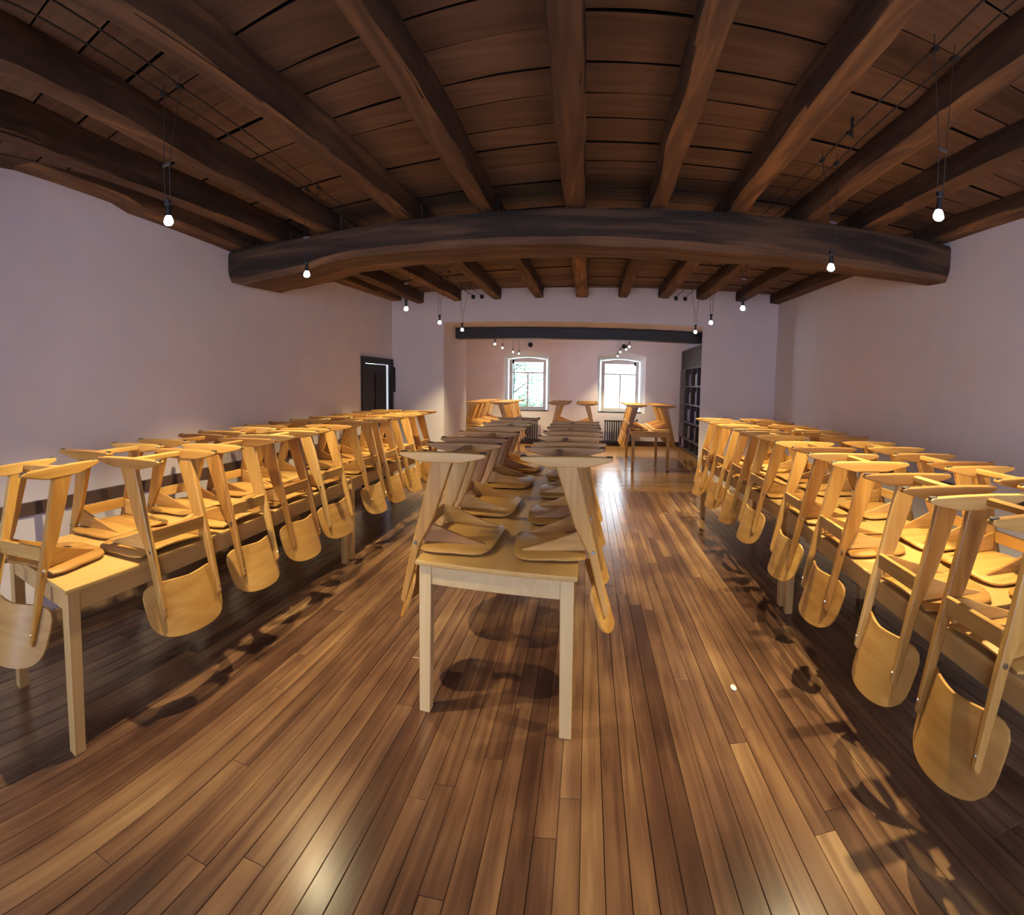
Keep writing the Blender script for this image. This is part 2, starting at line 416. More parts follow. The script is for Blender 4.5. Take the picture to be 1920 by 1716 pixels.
# door in the left wall
root = bpy.data.objects.new('door_1', None); COL.objects.link(root); root.location = (XL, (DY0 + DY1) / 2, 0); struct(root)
h = (DY1 - DY0) / 2
f = MB()
f.box(-.02, .035, -h - .07, -h + .03, 0, DZ + .05); f.box(-.02, .035, h - .03, h + .07, 0, DZ + .05); f.box(-.02, .035, -h + .03, h - .03, DZ - .04, DZ + .05)
f.obj('door_frame', M['door'], root, bevel=.004)
lf = MB().box(-.09, -.05, -h + .03, h - .03, 0.01, DZ - .04).obj('door_leaf', M['door'], root, bevel=.004)
for z0, z1 in ((.15, .85), (1.0, 1.75)):
    for y0, y1 in ((-h + .13, -.05), (.05, h - .13)):
        MB().box(-.05, -.035, y0, y1, z0, z1).obj('door_panel', M['door'], lf, bevel=.01)
hn = MB().tube([(-.05, -h + .10, .98), (-.01, -h + .10, .98), (-.005, -h + .12, .98), (-.005, -h + .22, .98)], .009)
hn.obj('door_handle', M['steel'], lf)

# ------------------------------------------------------------------ floor: narrow oiled boards, one object each
floor = struct(MB().box(XL - .3, XR + .12, YR, 8.7, -.06, -.012).obj('floor', M['subfloor']))
BW = .0818
nrow = int(round((XR - XL) / BW))
plank_cache = {}
def plank(name, w, l, mat, parent, loc, rz=0.0):
    key = (name, round(w, 3), round(l, 2))
    if key not in plank_cache:
        plank_cache[key] = MB().box(-w / 2, w / 2, -l / 2, l / 2, -.0115, 0).mesh(name, mat, bevel=.0016)
    o = link(name, plank_cache[key], parent)
    o.location = loc; o.rotation_euler = (0, 0, rz)
    return o
npl = 0
for i in range(nrow):
    x = XL + (i + .5) * (XR - XL) / nrow
    y = YR
    first = True
    while y < 8.69:
        l = rnd.choice((2.4, 2.8, 3.2, 3.6, 4.0)) * (rnd.uniform(.25, 1) if first else 1)
        first = False
        l = min(round(l, 1), 8.7 - y)
        if 8.7 - (y + l) < .7: l = 8.7 - y
        plank('floor_board', (XR - XL) / nrow - rnd.choice((.0014, .0018, .0026)), l - .002, M['floor'], floor,
              (x, y + l / 2, rnd.uniform(-.0006, .0006)))
        y += l; npl += 1
floor2 = struct(MB().box(XL - .37, XR + .12, 8.7, YB + .1, -.06, -.012).obj('floor_far', M['subfloor']))
nb = 44
for i in range(nb):
    y = 8.7 + (i + .5) * (YB + .02 - 8.7) / nb
    x = XL - .25; k = 0
    cut = rnd.uniform(-1.6, 1.4)
    for x0, x1 in ((XL - .25, cut), (cut, XR)):
        l = x1 - x0
        o = link('floor_board', MB().box(-l / 2 + .001, l / 2 - .001, -.0785, .0785, -.0115, 0).mesh('floor_board', M['floor_x'], bevel=.0016), floor2)
        o.location = ((x0 + x1) / 2, y, 0)

# ------------------------------------------------------------------ ceiling boards, joists, tie beam
def zplank(x): return 3.065 + .02 * x
ceil = struct(MB().add([(XL - .1, YR - .1, zplank(XL) + .035), (XR + .1, YR - .1, zplank(XR) + .035), (XR + .1, YP + .1, zplank(XR) + .035), (XL - .1, YP + .1, zplank(XL) + .035),
                        (XL - .1, YR - .1, ZTOP + .05), (XR + .1, YR - .1, ZTOP + .05), (XR + .1, YP + .1, ZTOP + .05), (XL - .1, YP + .1, ZTOP + .05)],
                       [(3, 2, 1, 0), (4, 5, 6, 7), (0, 1, 5, 4), (1, 2, 6, 5), (2, 3, 7, 6), (3, 0, 4, 7)]).obj('ceiling', M['subfloor']))
def boards(xa, xb, slope, y0):
    y = y0
    while y < YP + .2:
        wd = rnd.uniform(.24, .37)
        dz = rnd.uniform(-.004, .006); g = rnd.uniform(.004, .010)
        def P(x, yy, z): return (x, max(YR - .05, min(YP + .05, yy + slope * (x - (xa if slope else 0)) - (slope * (xb - xa)))), z)
        n = 4; lo = []; vs = []; fs = []
        xs = [xa + (xb - xa) * k / n for k in range(n + 1)]
        j0 = [rnd.uniform(-.006, .006) for _ in xs]; j1 = [rnd.uniform(-.006, .006) for _ in xs]
        for k, x in enumerate(xs):
            z = zplank(x) + dz
            vs += [P(x, y + g + j0[k], z), P(x, y + wd - g + j1[k], z), P(x, y + wd - g + j1[k], z + .03), P(x, y + g + j0[k], z + .03)]
        for k in range(n):
            a, b = 4 * k, 4 * k + 4
            for q in range(4): fs.append((a + q, a + (q + 1) % 4, b + (q + 1) % 4, b + q))
        fs += [(0, 1, 2, 3), (4 * n + 3, 4 * n + 2, 4 * n + 1, 4 * n)]
        if max(v[1] for v in vs) - min(v[1] for v in vs) > .1:
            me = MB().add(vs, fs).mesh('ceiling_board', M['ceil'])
            me.materials.append(M['subfloor'])          # dark sides paint shade into the joints between boards
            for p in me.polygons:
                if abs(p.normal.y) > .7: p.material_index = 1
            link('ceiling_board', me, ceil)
        y += wd
boards(XL, -1.46, -.17, YR - .1)
boards(-1.455, -.13, -.15, YR - .13)
boards(-.125, 1.12, .0, YR + .02)
boards(1.125, XR, .04, YR - .1)

def loft_beam(st, jit, seed):
    """st: stations (y, xl, xr, zb, zt) -> hewn beam with slightly uneven arrises"""
    r = random.Random(seed)
    mb = MB(); vs, fs = [], []
    ph = [r.uniform(0, 6.28) for _ in range(8)]
    N = 12
    for si, (y, xl, xr, zb, zt) in enumerate(st):
        w_, h_ = xr - xl, zt - zb
        c = min(w_, h_) * .13
        sec = [(xl + c, zb), ((xl + xr) / 2, zb - .006), (xr - c, zb), (xr - c * .3, zb + c * .3), (xr, zb + c), (xr, zb + h_ * .6), (xr, zt),
               (xl, zt), (xl, zb + h_ * .6), (xl, zb + c), (xl + c * .3, zb + c * .3)]
        for k, (x, z) in enumerate(sec):
            j = jit * (math.sin(y * 2.1 + ph[k % 8]) + .6 * math.sin(y * 5.3 + ph[(k + 3) % 8]) + r.uniform(-.5, .5))
            jz = 0 if z > zt - .001 else jit * .6 * (math.sin(y * 2.7 + ph[(k + 5) % 8]) + r.uniform(-.4, .4))
            vs.append((x + j, y, z + jz))
    n = 11
    for i in range(len(st) - 1):
        for k in range(n):
            fs.append((i * n + k, i * n + (k + 1) % n, (i + 1) * n + (k + 1) % n, (i + 1) * n + k))
    fs += [tuple(range(n))[::-1], tuple(range((len(st) - 1) * n, len(st) * n))]
    return mb.add(vs, fs)

# joists: (y, left edge, right edge) tables and bottom heights
J = [
    ('B', [(YR, -2.30, -2.18), (1.6, -2.45, -2.35), (2.2, -2.56, -2.455), (2.55, -2.59, -2.49), (4.6, -2.69, -2.57), (8.9, -2.70, -2.57)]),
    ('C', [(YR, -1.92, -1.81), (1.28, -1.97, -1.87), (1.8, -2.05, -1.95), (2.47, -2.13, -2.03), (2.85, -2.16, -2.06), (4.6, -2.20, -2.08), (8.9, -2.10, -1.97)]),
    ('D', [(YR, -1.52, -1.40), (2.4, -1.51, -1.415), (3.26, -1.50, -1.39), (4.6, -1.49, -1.36), (8.9, -1.475, -1.346)]),
    ('E', [(YR, -.90, -.79), (2.3, -.868, -.765), (4.5, -.855, -.735), (8.9, -.84, -.70)]),
    ('F', [(YR, -.15, .0), (2.1, -.182, -.045), (4.4, -.206, -.052), (8.9, -.212, -.03)]),
    ('G', [(YR, .33, .45), (2.05, .385, .50), (4.35, .43, .54), (8.9, .423, .568)]),
    ('H', [(YR, .87, 1.01), (1.75, .94, 1.05), (2.46, .965, 1.09), (4.2, 1.02, 1.16), (8.9, 1.03, 1.20)]),
    ('I', [(YR, 1.26, 1.40), (1.76, 1.48, 1.59), (2.58, 1.55, 1.66), (4.05, 1.60, 1.73), (8.9, 1.615, 1.78)]),
    ('J', [(YR, 1.98, 2.1), (2.4, 2.06, 2.16), (3.95, 2.10, 2.24), (8.9, 2.239, 2.39)]),
]
ORD = ['first', 'second', 'third', 'fourth', 'fifth', 'sixth', 'seventh', 'eighth', 'ninth', 'tenth', 'eleventh']
def joist(seed, tabs, y0, y1, zf, label, zt=None, jit=.008):
    n = max(6, int((y1 - y0) / .16))
    st = []
    for i in range(n + 1):
        y = y0 + (y1 - y0) * i / n
        xl = interp([(t[0], t[1]) for t in tabs], y); xr = interp([(t[0], t[2]) for t in tabs], y)
        st.append((y, xl, xr, zf(y, (xl + xr) / 2), zplank((xl + xr) / 2) - .002))
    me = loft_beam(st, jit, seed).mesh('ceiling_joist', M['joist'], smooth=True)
    me.materials.append(M['lit_sap_y'])                     # underside and arrises: stripped of bark, their better light painted in too
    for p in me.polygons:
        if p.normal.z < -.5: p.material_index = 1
    o = link('ceiling_joist', me)
    tag(o, label, 'joist', 'ceiling joists')
    return o
def zb(y, x): return interp([(YR, 2.885), (4.4, 2.885), (8.9, 2.915)], y) + .024 * x
for k, (nm, tb) in enumerate(J):
    joist(10 + k, tb, YR, 4.62, zb, 'dark rough joist, near side of the tie beam, %s from the left wall' % ORD[k + 1], jit=.006 + .003 * (nm in 'EHG'))
    joist(40 + k, tb, 4.66, YP + .02, zb, 'dark rough joist between tie beam and partition, %s from the left wall' % ORD[k + 1], jit=.004 + .003 * (nm in 'EHG'))
WL = [(YR, XL - .05, -2.93), (8.9, XL - .05, -2.94)]
joist(70, WL, YR, 4.62, lambda y, x: interp([(1.0, 3.10), (3.06, 2.931), (3.15, 2.893), (4.5, 2.813)], y), 'dark wall joist lying along the left wall on the near side of the tie beam', jit=.001)
joist(71, WL, 4.66, YP + .02, lambda y, x: interp([(4.5, 2.83), (6.3, 2.855), (8.9, 2.91)], y), 'dark wall joist lying along the left wall beyond the tie beam', jit=.001)
WR = [(YR, 2.79, XR + .05), (8.9, 2.80, XR + .05)]
joist(72, WR, YR, 4.62, lambda y, x: interp([(2, 3.02), (4.2, 2.985)], y), 'dark wall joist lying along the right wall on the near side of the tie beam', jit=.001)
joist(73, WR, 4.66, YP + .02, lambda y, x: interp([(4.5, 2.965), (8.9, 2.985)], y), 'dark wall joist lying along the right wall beyond the tie beam', jit=.002)

# tie beam across the room
tv, tf = [], []
NT = 40
r = random.Random(5)
for i in range(NT + 1):
    x = XL + .004 + (XR - XL - .008) * i / NT
    y0 = 4.42 - .17 * (x - XL) / (XR - XL); y1 = 5.16 - .52 * (x - XL) / (XR - XL)
    z0 = interp([(-3.1, 2.535), (-2.95, 2.50), (-2.4, 2.53), (-2.0, 2.60), (-.5, 2.615), (1.0, 2.61), (2.95, 2.635)], x)
    z1 = interp([(-3.1, 2.80), (-2, 2.825), (0, 2.868), (2.95, 2.945)], x)
    c = .05
    j = lambda s: r.uniform(-s, s)
    sec = [(y0 + c, z0), ((y0 + y1) / 2, z0 - .005), (y1 - c, z0 + .005), (y1, z0 + c), (y1, z1), (y0 + .02, z1), (y0, z1 - .03), (y0, z0 + c + .06), (y0 + .012, z0 + c)]
    for k, (y, z) in enumerate(sec): tv.append((x, y + j(.006), z + (j(.006) if k not in (4, 5) else 0)))
n = 9
for i in range(NT):
    for k in range(n): tf.append((i * n + k, i * n + (k + 1) % n, (i + 1) * n + (k + 1) % n, (i + 1) * n + k))
tf += [tuple(range(n))[::-1], tuple(range(NT * n, (NT + 1) * n))]
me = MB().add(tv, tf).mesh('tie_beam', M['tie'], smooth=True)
me.materials.append(M['lit_sap_x'])  # underside in sapwood, lamp bounce painted in as a lighter tone
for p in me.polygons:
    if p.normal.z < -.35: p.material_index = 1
tag(link('tie_beam', me), 'massive dark hewn tie beam spanning the room under the joists', 'beam')

# ------------------------------------------------------------------ chairs, lying upside down with the seat on the table
def seat_mesh():
    hw = .275; dep = .349; out = []
    # outline: straight rear edge, sides slightly full, broad rounded front
    for i in range(7): out.append((0, -hw + .02 + (2 * hw - .04) * i / 6))
    for i in range(1, 5): out.append((dep * .55 * i / 5, hw + .012 * math.sin(PI * i / 5) - .01))
    for i in range(13):
        a = PI / 2 - PI * i / 12
        ca, sa = math.cos(a), math.sin(a)
        out.append((dep * .55 + dep * .45 * abs(ca) ** .50, (hw) * math.copysign(abs(sa) ** .46, sa)))
    for i in range(4, 0, -1): out.append((dep * .55 * i / 5, -(hw + .012 * math.sin(PI * i / 5) - .01)))
    n = len(out); cx, cy = .2, 0
    rings = [1.0, .97, .75, .45, .18]
    vs, fs = [], []
    def zz(x, y): return .030 - .022 * (y / hw) ** 2 - .010 * max(0, x / dep - .5)
    for side in (0, 1):
        for r_ in rings:
            for x, y in out:
                X, Y = cx + (x - cx) * r_, cy + (y - cy) * r_
                z = zz(X, Y)
                if r_ == 1.0: z += .004 if side == 0 else .012
                else: z += 0 if side == 0 else .016
                vs.append((X, Y, z))
    def idx(s, r_, k): return (s * len(rings) + r_) * n + k % n
    for s in (0, 1):
        for r_ in range(len(rings) - 1):
            for k in range(n):
                q = (idx(s, r_, k), idx(s, r_, k + 1), idx(s, r_ + 1, k + 1), idx(s, r_ + 1, k))
                fs.append(q if s else q[::-1])
        c = tuple(idx(s, len(rings) - 1, k) for k in range(n)); fs.append(c if s else c[::-1])
    for k in range(n): fs.append((idx(0, 0, k), idx(0, 0, k + 1), idx(1, 0, k + 1), idx(1, 0, k)))
    return MB().add(vs, fs).mesh('seat', M['ply'], smooth=True)
def back_mesh():
    hw, hh = .290, .134; rows, cols = 9, 15
    vs, fs = [], []
    def pt(u, v, side):      # u,v in -1..1 square mapped to a rounded panel
        q = max(abs(u), abs(v)) / max(1e-6, (abs(u) ** 4.2 + abs(v) ** 4.2) ** (1 / 4.2)); a, b = u * q, v * q
        y = a * hw * (1 - .07 * (1 - b) * .5); z = b * hh
        if b > 0: z *= 1 - .08 * (1 - abs(a))
        x = -.098 + .29 * z + .075 * ((y / hw) ** 2 - .52) + (.011 if side else 0)
        return (x + .012, y, z - .240)
    for s in (0, 1):
        for i in range(rows):
            for j in range(cols): vs.append(pt(-1 + 2 * j / (cols - 1), -1 + 2 * i / (rows - 1), s))
    m_ = rows * cols
    for i in range(rows - 1):
        for j in range(cols - 1):
            a = i * cols + j
            fs.append((a, a + 1, a + cols + 1, a + cols)); fs.append((m_ + a, m_ + a + cols, m_ + a + cols + 1, m_ + a + 1))
    loop = [j for j in range(cols)] + [i * cols + cols - 1 for i in range(1, rows)] + [(rows - 1) * cols + j for j in range(cols - 2, -1, -1)] + [i * cols for i in range(rows - 2, 0, -1)]
    for k in range(len(loop)):
        a, b = loop[k], loop[(k + 1) % len(loop)]
        fs.append((a, b, m_ + b, m_ + a))
    return MB().add(vs, fs).mesh('backrest', M['ply_y'], smooth=True)
def post_mesh(s):
    y0 = s * .213
    prof = [(.048, .452), (.152, .452), (.055, .16), (-.012, .03), (-.045, -.10), (-.090, -.272), (-.102, -.283), (-.117, -.262), (-.095, -.16), (-.056, .02), (-.02, .16)]
    th = lambda z: .019 if z > -.05 else .019 - .008 * min(1, (-.05 - z) / .28)
    n = len(prof)
    vs = [(x, y0 - th(z), z) for x, z in prof] + [(x, y0 + th(z), z) for x, z in prof]
    # build as stacked quads so that the taper stays flat
    L = [0, 10, 9, 8, 7]; Rr = [1, 2, 3, 4, 5]
    fs = []
    for base, flip in ((0, 0), (n, 1)):
        for i in range(4):
            q = (base + L[i], base + Rr[i], base + Rr[i + 1], base + L[i + 1]); fs.append(q if flip else q[::-1])
        t = (base + 7, base + 5, base + 6); fs.append(t if flip else t[::-1])
    for i in range(n): fs.append((i, (i + 1) % n, n + (i + 1) % n, n + i))
    return MB().add(vs, fs).mesh('post', M['birch_z'], bevel=.005)
def runner_mesh(s):
    y0 = s * .213
    c, hl = .10, .218
    top = [(c - hl, .484), (c - hl + .012, .490), (c - .07, .494), (c + .07, .494), (c + hl - .012, .490), (c + hl, .484)]
    bot = [(c + hl, .474), (c + hl - .03, .464), (c + .09, .442), (c - .09, .442), (c - hl + .03, .464), (c - hl, .474)]
    return MB().prism(top + bot, y0 - .023, y0 + .023, 'y').mesh('runner', M['birch_x'], bevel=.006, seg=2)
def gusset_mesh(s):
    prof = [(.0, .040), (.305, .030), (.300, .038), (.235, .058), (.14, .092), (.04, .130), (.0, .136)]
    ys = lambda x: s * (.193 - .075 * x)
    n = len(prof)
    vs = [(x, ys(x) - .009, z) for x, z in prof] + [(x, ys(x) + .009, z) for x, z in prof]
    fs = [tuple(range(n)), tuple(range(n, 2 * n))[::-1]] + [(i, n + i, n + (i + 1) % n, (i + 1) % n) for i in range(n)]
    return MB().add(vs, fs).mesh('gusset', M['birch_x'], bevel=.002)
CH = {}
def chair_meshes():
    CH['seat'] = [(seat_mesh(), [])]
    CH['backrest'] = [(back_mesh(), [])]
    for s in (-1, 1):
        b = MB().tube([(-.034, s * .230, .040), (-.034, s * .242, .040)], [.010, .008], 8).mesh('bolt', M['steel'])
        b2 = MB().tube([(-.094, s * .213, -.222), (-.112, s * .213, -.226)], [.007, .005], 8).mesh('screw', M['steel'])
        CH.setdefault('post', []).append((post_mesh(s), [('bolt', b), ('screw', b2)]))
        gl_ = [('glide', MB().lathe([(.017, 0), (.017, .004), (.012, .006)], 10, (x, s * .213, .4885)).mesh('glide', M['rubber'])) for x in (-.100, .300)]
        CH.setdefault('runner', []).append((runner_mesh(s), gl_))
        CH.setdefault('gusset', []).append((gusset_mesh(s), []))
    CH['stretcher'] = [(MB().box(.115, .150, -.19, .19, .458, .484).mesh('stretcher', M['birch_y'], bevel=.004), [])]
    CH['seat_rail'] = [(MB().box(-.030, -.012, -.196, .196, .078, .142).mesh('seat_rail', M['birch_y'], bevel=.003), [])]
chair_meshes()
def chair(x, y, rz, label, group, sx=1.0, sy=1.0, z=.752):
    t = thing('upside_down_chair', (x, y, z), label, 'chair', group, rz)
    t.scale = (sx, sy, 1)
    for nm, lst in CH.items():
        for me, subs in lst:
            p = link(nm, me, t)
            for sn, sm in subs: link(sn, sm, p)
    return t

# ------------------------------------------------------------------ tables
def table(NL, NR, FL, FR, label, group, zt=.75, leg='gold_leg', apron='gold_apron'):
    c = Vector(((NL[0] + NR[0] + FL[0] + FR[0]) / 4, (NL[1] + NR[1] + FL[1] + FR[1]) / 4, 0))
    t = thing('long_table', c, label, 'table', group)
    def B(u, v, z):
        x = (NL[0] * (1 - u) + NR[0] * u) * (1 - v) + (FL[0] * (1 - u) + FR[0] * u) * v
        y = (NL[1] * (1 - u) + NR[1] * u) * (1 - v) + (FL[1] * (1 - u) + FR[1] * u) * v
        return (x - c.x, y - c.y, z)
    W = (Vector(NR) - Vector(NL)).length; L = (Vector(FL) - Vector(NL)).length
    MB().hexa([B(0, 0, zt - .024), B(1, 0, zt - .024), B(1, 1, zt - .024), B(0, 1, zt - .024)], [B(0, 0, zt), B(1, 0, zt), B(1, 1, zt), B(0, 1, zt)]).obj('tabletop', M['table_top'], t, bevel=.006, seg=2)
    lw, ll = .062 / W, .075 / L; iu, iv = .016 / W, .02 / L
    for u in (iu, 1 - iu - lw):
        for v in (iv, 1 - iv - ll):
            du = .008 / W; dv = .010 / L
            lo = [B(u + (du if u > .5 else 0), v + (dv if v > .5 else 0), 0), B(u + lw - (du if u < .5 else 0), v + (dv if v > .5 else 0), 0), B(u + lw - (du if u < .5 else 0), v + ll - (dv if v < .5 else 0), 0), B(u + (du if u > .5 else 0), v + ll - (dv if v < .5 else 0), 0)]
            hi = [B(u, v, zt - .024), B(u + lw, v, zt - .024), B(u + lw, v + ll, zt - .024), B(u, v + ll, zt - .024)]
            MB().hexa(lo, hi).obj('leg', M[leg], t, bevel=.003)
    ah = zt - .115
    def bar(u0, u1, v0, v1):
        MB().hexa([B(u0, v0, ah), B(u1, v0, ah), B(u1, v1, ah), B(u0, v1, ah)], [B(u0, v0, zt - .024), B(u1, v0, zt - .024), B(u1, v1, zt - .024), B(u0, v1, zt - .024)]).obj('apron', M[apron], t, bevel=.002)
    au, av = iu + .006 / W, iv + .006 / L; tu, tv_ = .02 / W, .024 / L
    bar(iu + lw, 1 - iu - lw, av, av + tv_); bar(iu + lw, 1 - iu - lw, 1 - av - tv_, 1 - av)
    bar(au, au + tu, iv + ll, 1 - iv - ll); bar(1 - au - tu, 1 - au, iv + ll, 1 - iv - ll)
    return t

GT = 'long tables of the three rows'
table((-2.632, 1.63), (-1.897, 1.46), (-2.765, 4.84), (-2.025, 4.66), 'front birch table of the left row, pushed near the left wall', GT)
table((-2.765, 4.885), (-2.025, 4.70), (-2.745, 7.80), (-2.0, 7.65), 'rear birch table of the left row, ending short of the dark door', GT)
table((-.786, 2.56), (-.027, 2.446), (-.80, 6.15), (-.03, 5.80), 'birch table with pale front apron standing alone in the middle of the room', GT, leg='table_leg', apron='table_apron')
table((1.17, .72), (1.915, .68), (1.405, 3.88), (2.15, 3.86), 'front birch table of the right row, cut off by the picture edge', GT)
table((1.405, 3.925), (2.15, 3.905), (1.395, 7.0), (2.14, 7.0), 'rear birch table of the right row, ending near the partition wall', GT)
GB = 'tables in the far room'
table((.84, 11.0), (1.60, 11.0), (.86, 13.2), (1.62, 13.2), 'short table in the far room before the right window, near the bookcase', GB)
table((-.665, 11.3), (.085, 11.3), (-.66, 13.5), (.08, 13.5), 'short table in the far room between the two windows', GB)
table((-2.36, 11.1), (-1.60, 11.1), (-2.34, 13.8), (-1.58, 13.8), 'short table in the far room before the left window', GB)

# ------------------------------------------------------------------ chairs on the tables
rc = random.Random(21)
def jr(d=1.6): return math.radians(rc.uniform(-d, d))
ord8 = ORD
def exl(y): return -1.905 - .045 * min(1, max(0, (y - 1.5) / .8)) - .035 * min(1, max(0, (y - 2.3) / 2.2))
for k, (y, sy) in enumerate(((2.22, 1.0), (2.91, .9), (3.56, .9), (4.21, 1.0), (5.10, .88), (5.66, .93), (6.28, .95), (6.92, .95))):
    e = interp([(1.46, -1.897), (4.66, -2.025), (4.7, -2.025), (7.65, -2.0)], y)
    chair(e - .006, y, PI + jr(), 'upside-down birch chair on the left row, aisle side, %s from the near end' % ord8[k], 'chairs on the left row, aisle side', 1.0, sy)
for k, y in enumerate((2.38, 3.09, 3.80, 4.47, 5.32, 5.90, 6.50, 7.12)):
    e = interp([(1.6, -2.632), (4.84, -2.765), (7.8, -2.745)], y)
    chair(e + .006, y, jr(), 'upside-down birch chair on the left row, wall side, %s from the near end' % ord8[k], 'chairs on the left row, wall side')
chair(-2.225, 1.492, PI / 2 + math.radians(11.0), 'upside-down birch chair at the near head of the left row, backrest over the table end', 'chairs at table heads', 1.25, .66)
for k, y in enumerate((2.97, 3.80, 4.80, 5.66)):
    chair(-.792 - .002 * k, y, jr(1), 'upside-down birch chair on the middle table, left side, %s from the near end' % ord8[k], 'chairs on the middle table, left side', 1.0, 1.12)
for k, (y, a) in enumerate(((2.905, 3.0), (3.60, 1.0), (4.42, 0.0), (5.2, 0.0))):
    chair(-.004, y, PI + math.radians(a), 'upside-down birch chair on the middle table, right side, %s from the near end' % ord8[k], 'chairs on the middle table, right side', 1.0, .97)
def exr(y): return interp([(.72, 1.17), (3.88, 1.405), (7, 1.395)], y)
for k, (y, a, sy) in enumerate(((1.45, 4.5, .84), (2.02, 4, .84), (2.82, 3, .9), (3.56, 2, .9), (4.47, 0, .92), (5.13, 0, .92), (5.80, 0, .92), (6.52, 0, .9))):
    chair(exr(y) - .010, y, math.radians(-a) + jr(1), 'upside-down birch chair on the right row, aisle side, %s from the near end' % ord8[k], 'chairs on the right row, aisle side', 1.0, sy)
for k, (y, a) in enumerate(((1.57, 4), (2.18, 4), (2.80, 3), (3.65, 2), (4.53, 0), (5.2, 0), (5.9, 0), (6.6, 0))):
    chair(exr(y) + .757, y, PI + math.radians(-a) + jr(1), 'upside-down birch chair on the right row, wall side, %s from the near end' % ord8[k], 'chairs on the right row, wall side')
for nm, xl, xr, ys in (('far table by the bookcase', .838, 1.603, (11.32, 11.82, 12.32, 12.85)), ('far table between windows', -.668, .088, (11.62, 12.12, 12.62, 13.15)), ('far table before left window', -2.362, -1.597, (11.4, 11.93, 12.45, 12.97, 13.5))):
    for k, y in enumerate(ys):
        chair(xl, y, jr(), 'upside-down chair on the left edge of %s, %s from its front' % (nm, ord8[k]), 'chairs on the far room tables', 1.0, .80)
        chair(xr, y, PI + jr(), 'upside-down chair on the right edge of %s, %s from its front' % (nm, ord8[k]), 'chairs on the far room tables', 1.0, .80)

# ------------------------------------------------------------------ low-voltage cables and pendant lamps
def cable(pts, label, anchor):
    root = thing('lamp_cable', pts[0], label, 'cable', 'low voltage lamp cables')
    o = Vector(pts[0])
    MB().tube([Vector(p) - o for p in pts], .0042, 6).obj('wire', M['wire'], root)
    e = Vector(pts[-1]) - o
    MB().tube([e + Vector((0, -.02, -.03)), e + Vector((0, .0, 0)), e + Vector((0, .0, .0))], [.03, .03, .004], 10).obj('anchor', M['black'], root)
    return root
CAB = {'left outer': [(-1.72, YR + .02, 2.99), (-1.79, 1.3, 2.99), (-1.885, 2.22, 2.985), (-1.99, 4.1, 2.98), (-1.90, 6.5, 2.96), (-1.775, 8.87, 2.93)],
       'left inner': [(-1.63, YR + .02, 2.99), (-1.70, 1.4, 2.99), (-1.785, 2.2, 2.985), (-1.90, 4.1, 2.98), (-1.79, 6.5, 2.96), (-1.64, 8.87, 2.93)],
       'right inner': [(1.14, YR + .02, 2.99), (1.255, 1.72, 2.99), (1.285, 2.07, 2.99), (1.345, 3.36, 2.99), (1.33, 6.3, 2.98), (1.30, 8.87, 2.96)],
       'right outer': [(1.23, YR + .02, 2.99), (1.335, 1.64, 2.99), (1.378, 2.04, 2.99), (1.437, 3.35, 2.99), (1.45, 6.3, 2.98), (1.44, 8.87, 2.96)]}
for nm, p in CAB.items():
    cable(p, 'thin taut dark lamp cable along the ceiling, the %s of four' % nm, None)

def cab_x(nm, y): return interp([(p[1], p[0]) for p in CAB[nm]], y)
def lamp(x, y, z, ya, xa, za, label, group, power, q=.72):
    """pendant: two thin wires run from clamps on the cable pair down to a socket with a glowing bulb"""
    t = thing('pendant_lamp', (x, y, z), label, 'lamp', group)
    for s, X in zip((-1, 1), xa):
        top = Vector((X - x, ya - y, za - z))
        mid = Vector((s * .017, 0, (za - z) * .42))
        MB().tube([top + Vector((s * .004, 0, .06)), top, mid, Vector((s * .014, 0, .10))], .0022, 5).obj('wire', M['wire'], t)
        MB().tube([top + Vector((0, -.018, 0)), top + Vector((0, .018, 0))], .013, 8).obj('clamp', M['black'], t)
    zc = (za - z) * .42
    MB().box(-.022, .022, -.003, .003, zc - .006, zc + .006).obj('spacer', M['steel'], t)
    MB().lathe([(a * q, b) for a, b in ((.010, .115), (.024, .110), (.024, .092), (.014, .088), (.017, .060), (.019, .040))], 14).obj('socket', M['black'], t, smooth=True)
    MB().lathe([(a * q, .04 + (b - .046) * q) for a, b in ((.019, .046), (.027, .030), (.032, .012), (.031, .002), (.020, -.010), (.004, -.013))], 14).obj('bulb', M['glow'], t, smooth=True)
    l = bpy.data.lights.new('lamp_beam', 'SPOT')
    l.energy = power; l.color = LAMP_COL; l.spot_size = math.radians(106); l.spot_blend = .85; l.shadow_soft_size = .012
    o = bpy.data.objects.new('lamp_beam', l); COL.objects.link(o)
    o.location = (0, 0, -.035); o.parent = t
for k, (x, y, ya) in enumerate(((-1.80, 2.10, 2.2), (-1.915, 3.69, 3.84), (-1.86, 5.78, 5.85), (-1.86, 7.15, 7.2), (-1.79, 8.15, 8.2))):
    lamp(x, y, 2.335, ya, (cab_x('left outer', ya), cab_x('left inner', ya)), 2.98, 'lit pendant bulb on the left cable pair, %s from the near end' % ORD[k], 'pendant lamps', LAMP_W)
for k, (x, y, ya) in enumerate(((1.335, 2.03, 2.06), (1.39, 3.24, 3.35), (1.385, 5.22, 5.3), (1.36, 6.5, 6.55), (1.395, 7.65, 7.7))):
    lamp(x, y, 2.315, ya, (cab_x('right inner', ya), cab_x('right outer', ya)), 2.985, 'lit pendant bulb on the right cable pair, %s from the near end' % ORD[k], 'pendant lamps', LAMP_W)
for k, (x, y) in enumerate(((-1.838, 11.36), (-1.855, 12.48), (-1.827, 14.05), (-1.766, 14.74))):
    lamp(x, y, 2.355, y, (x - .05, x + .05), 2.99, 'small lit pendant bulb before the left window of the far room, %s from the opening' % ORD[k], 'pendant lamps of the far room', LAMP_W * .75, .62)
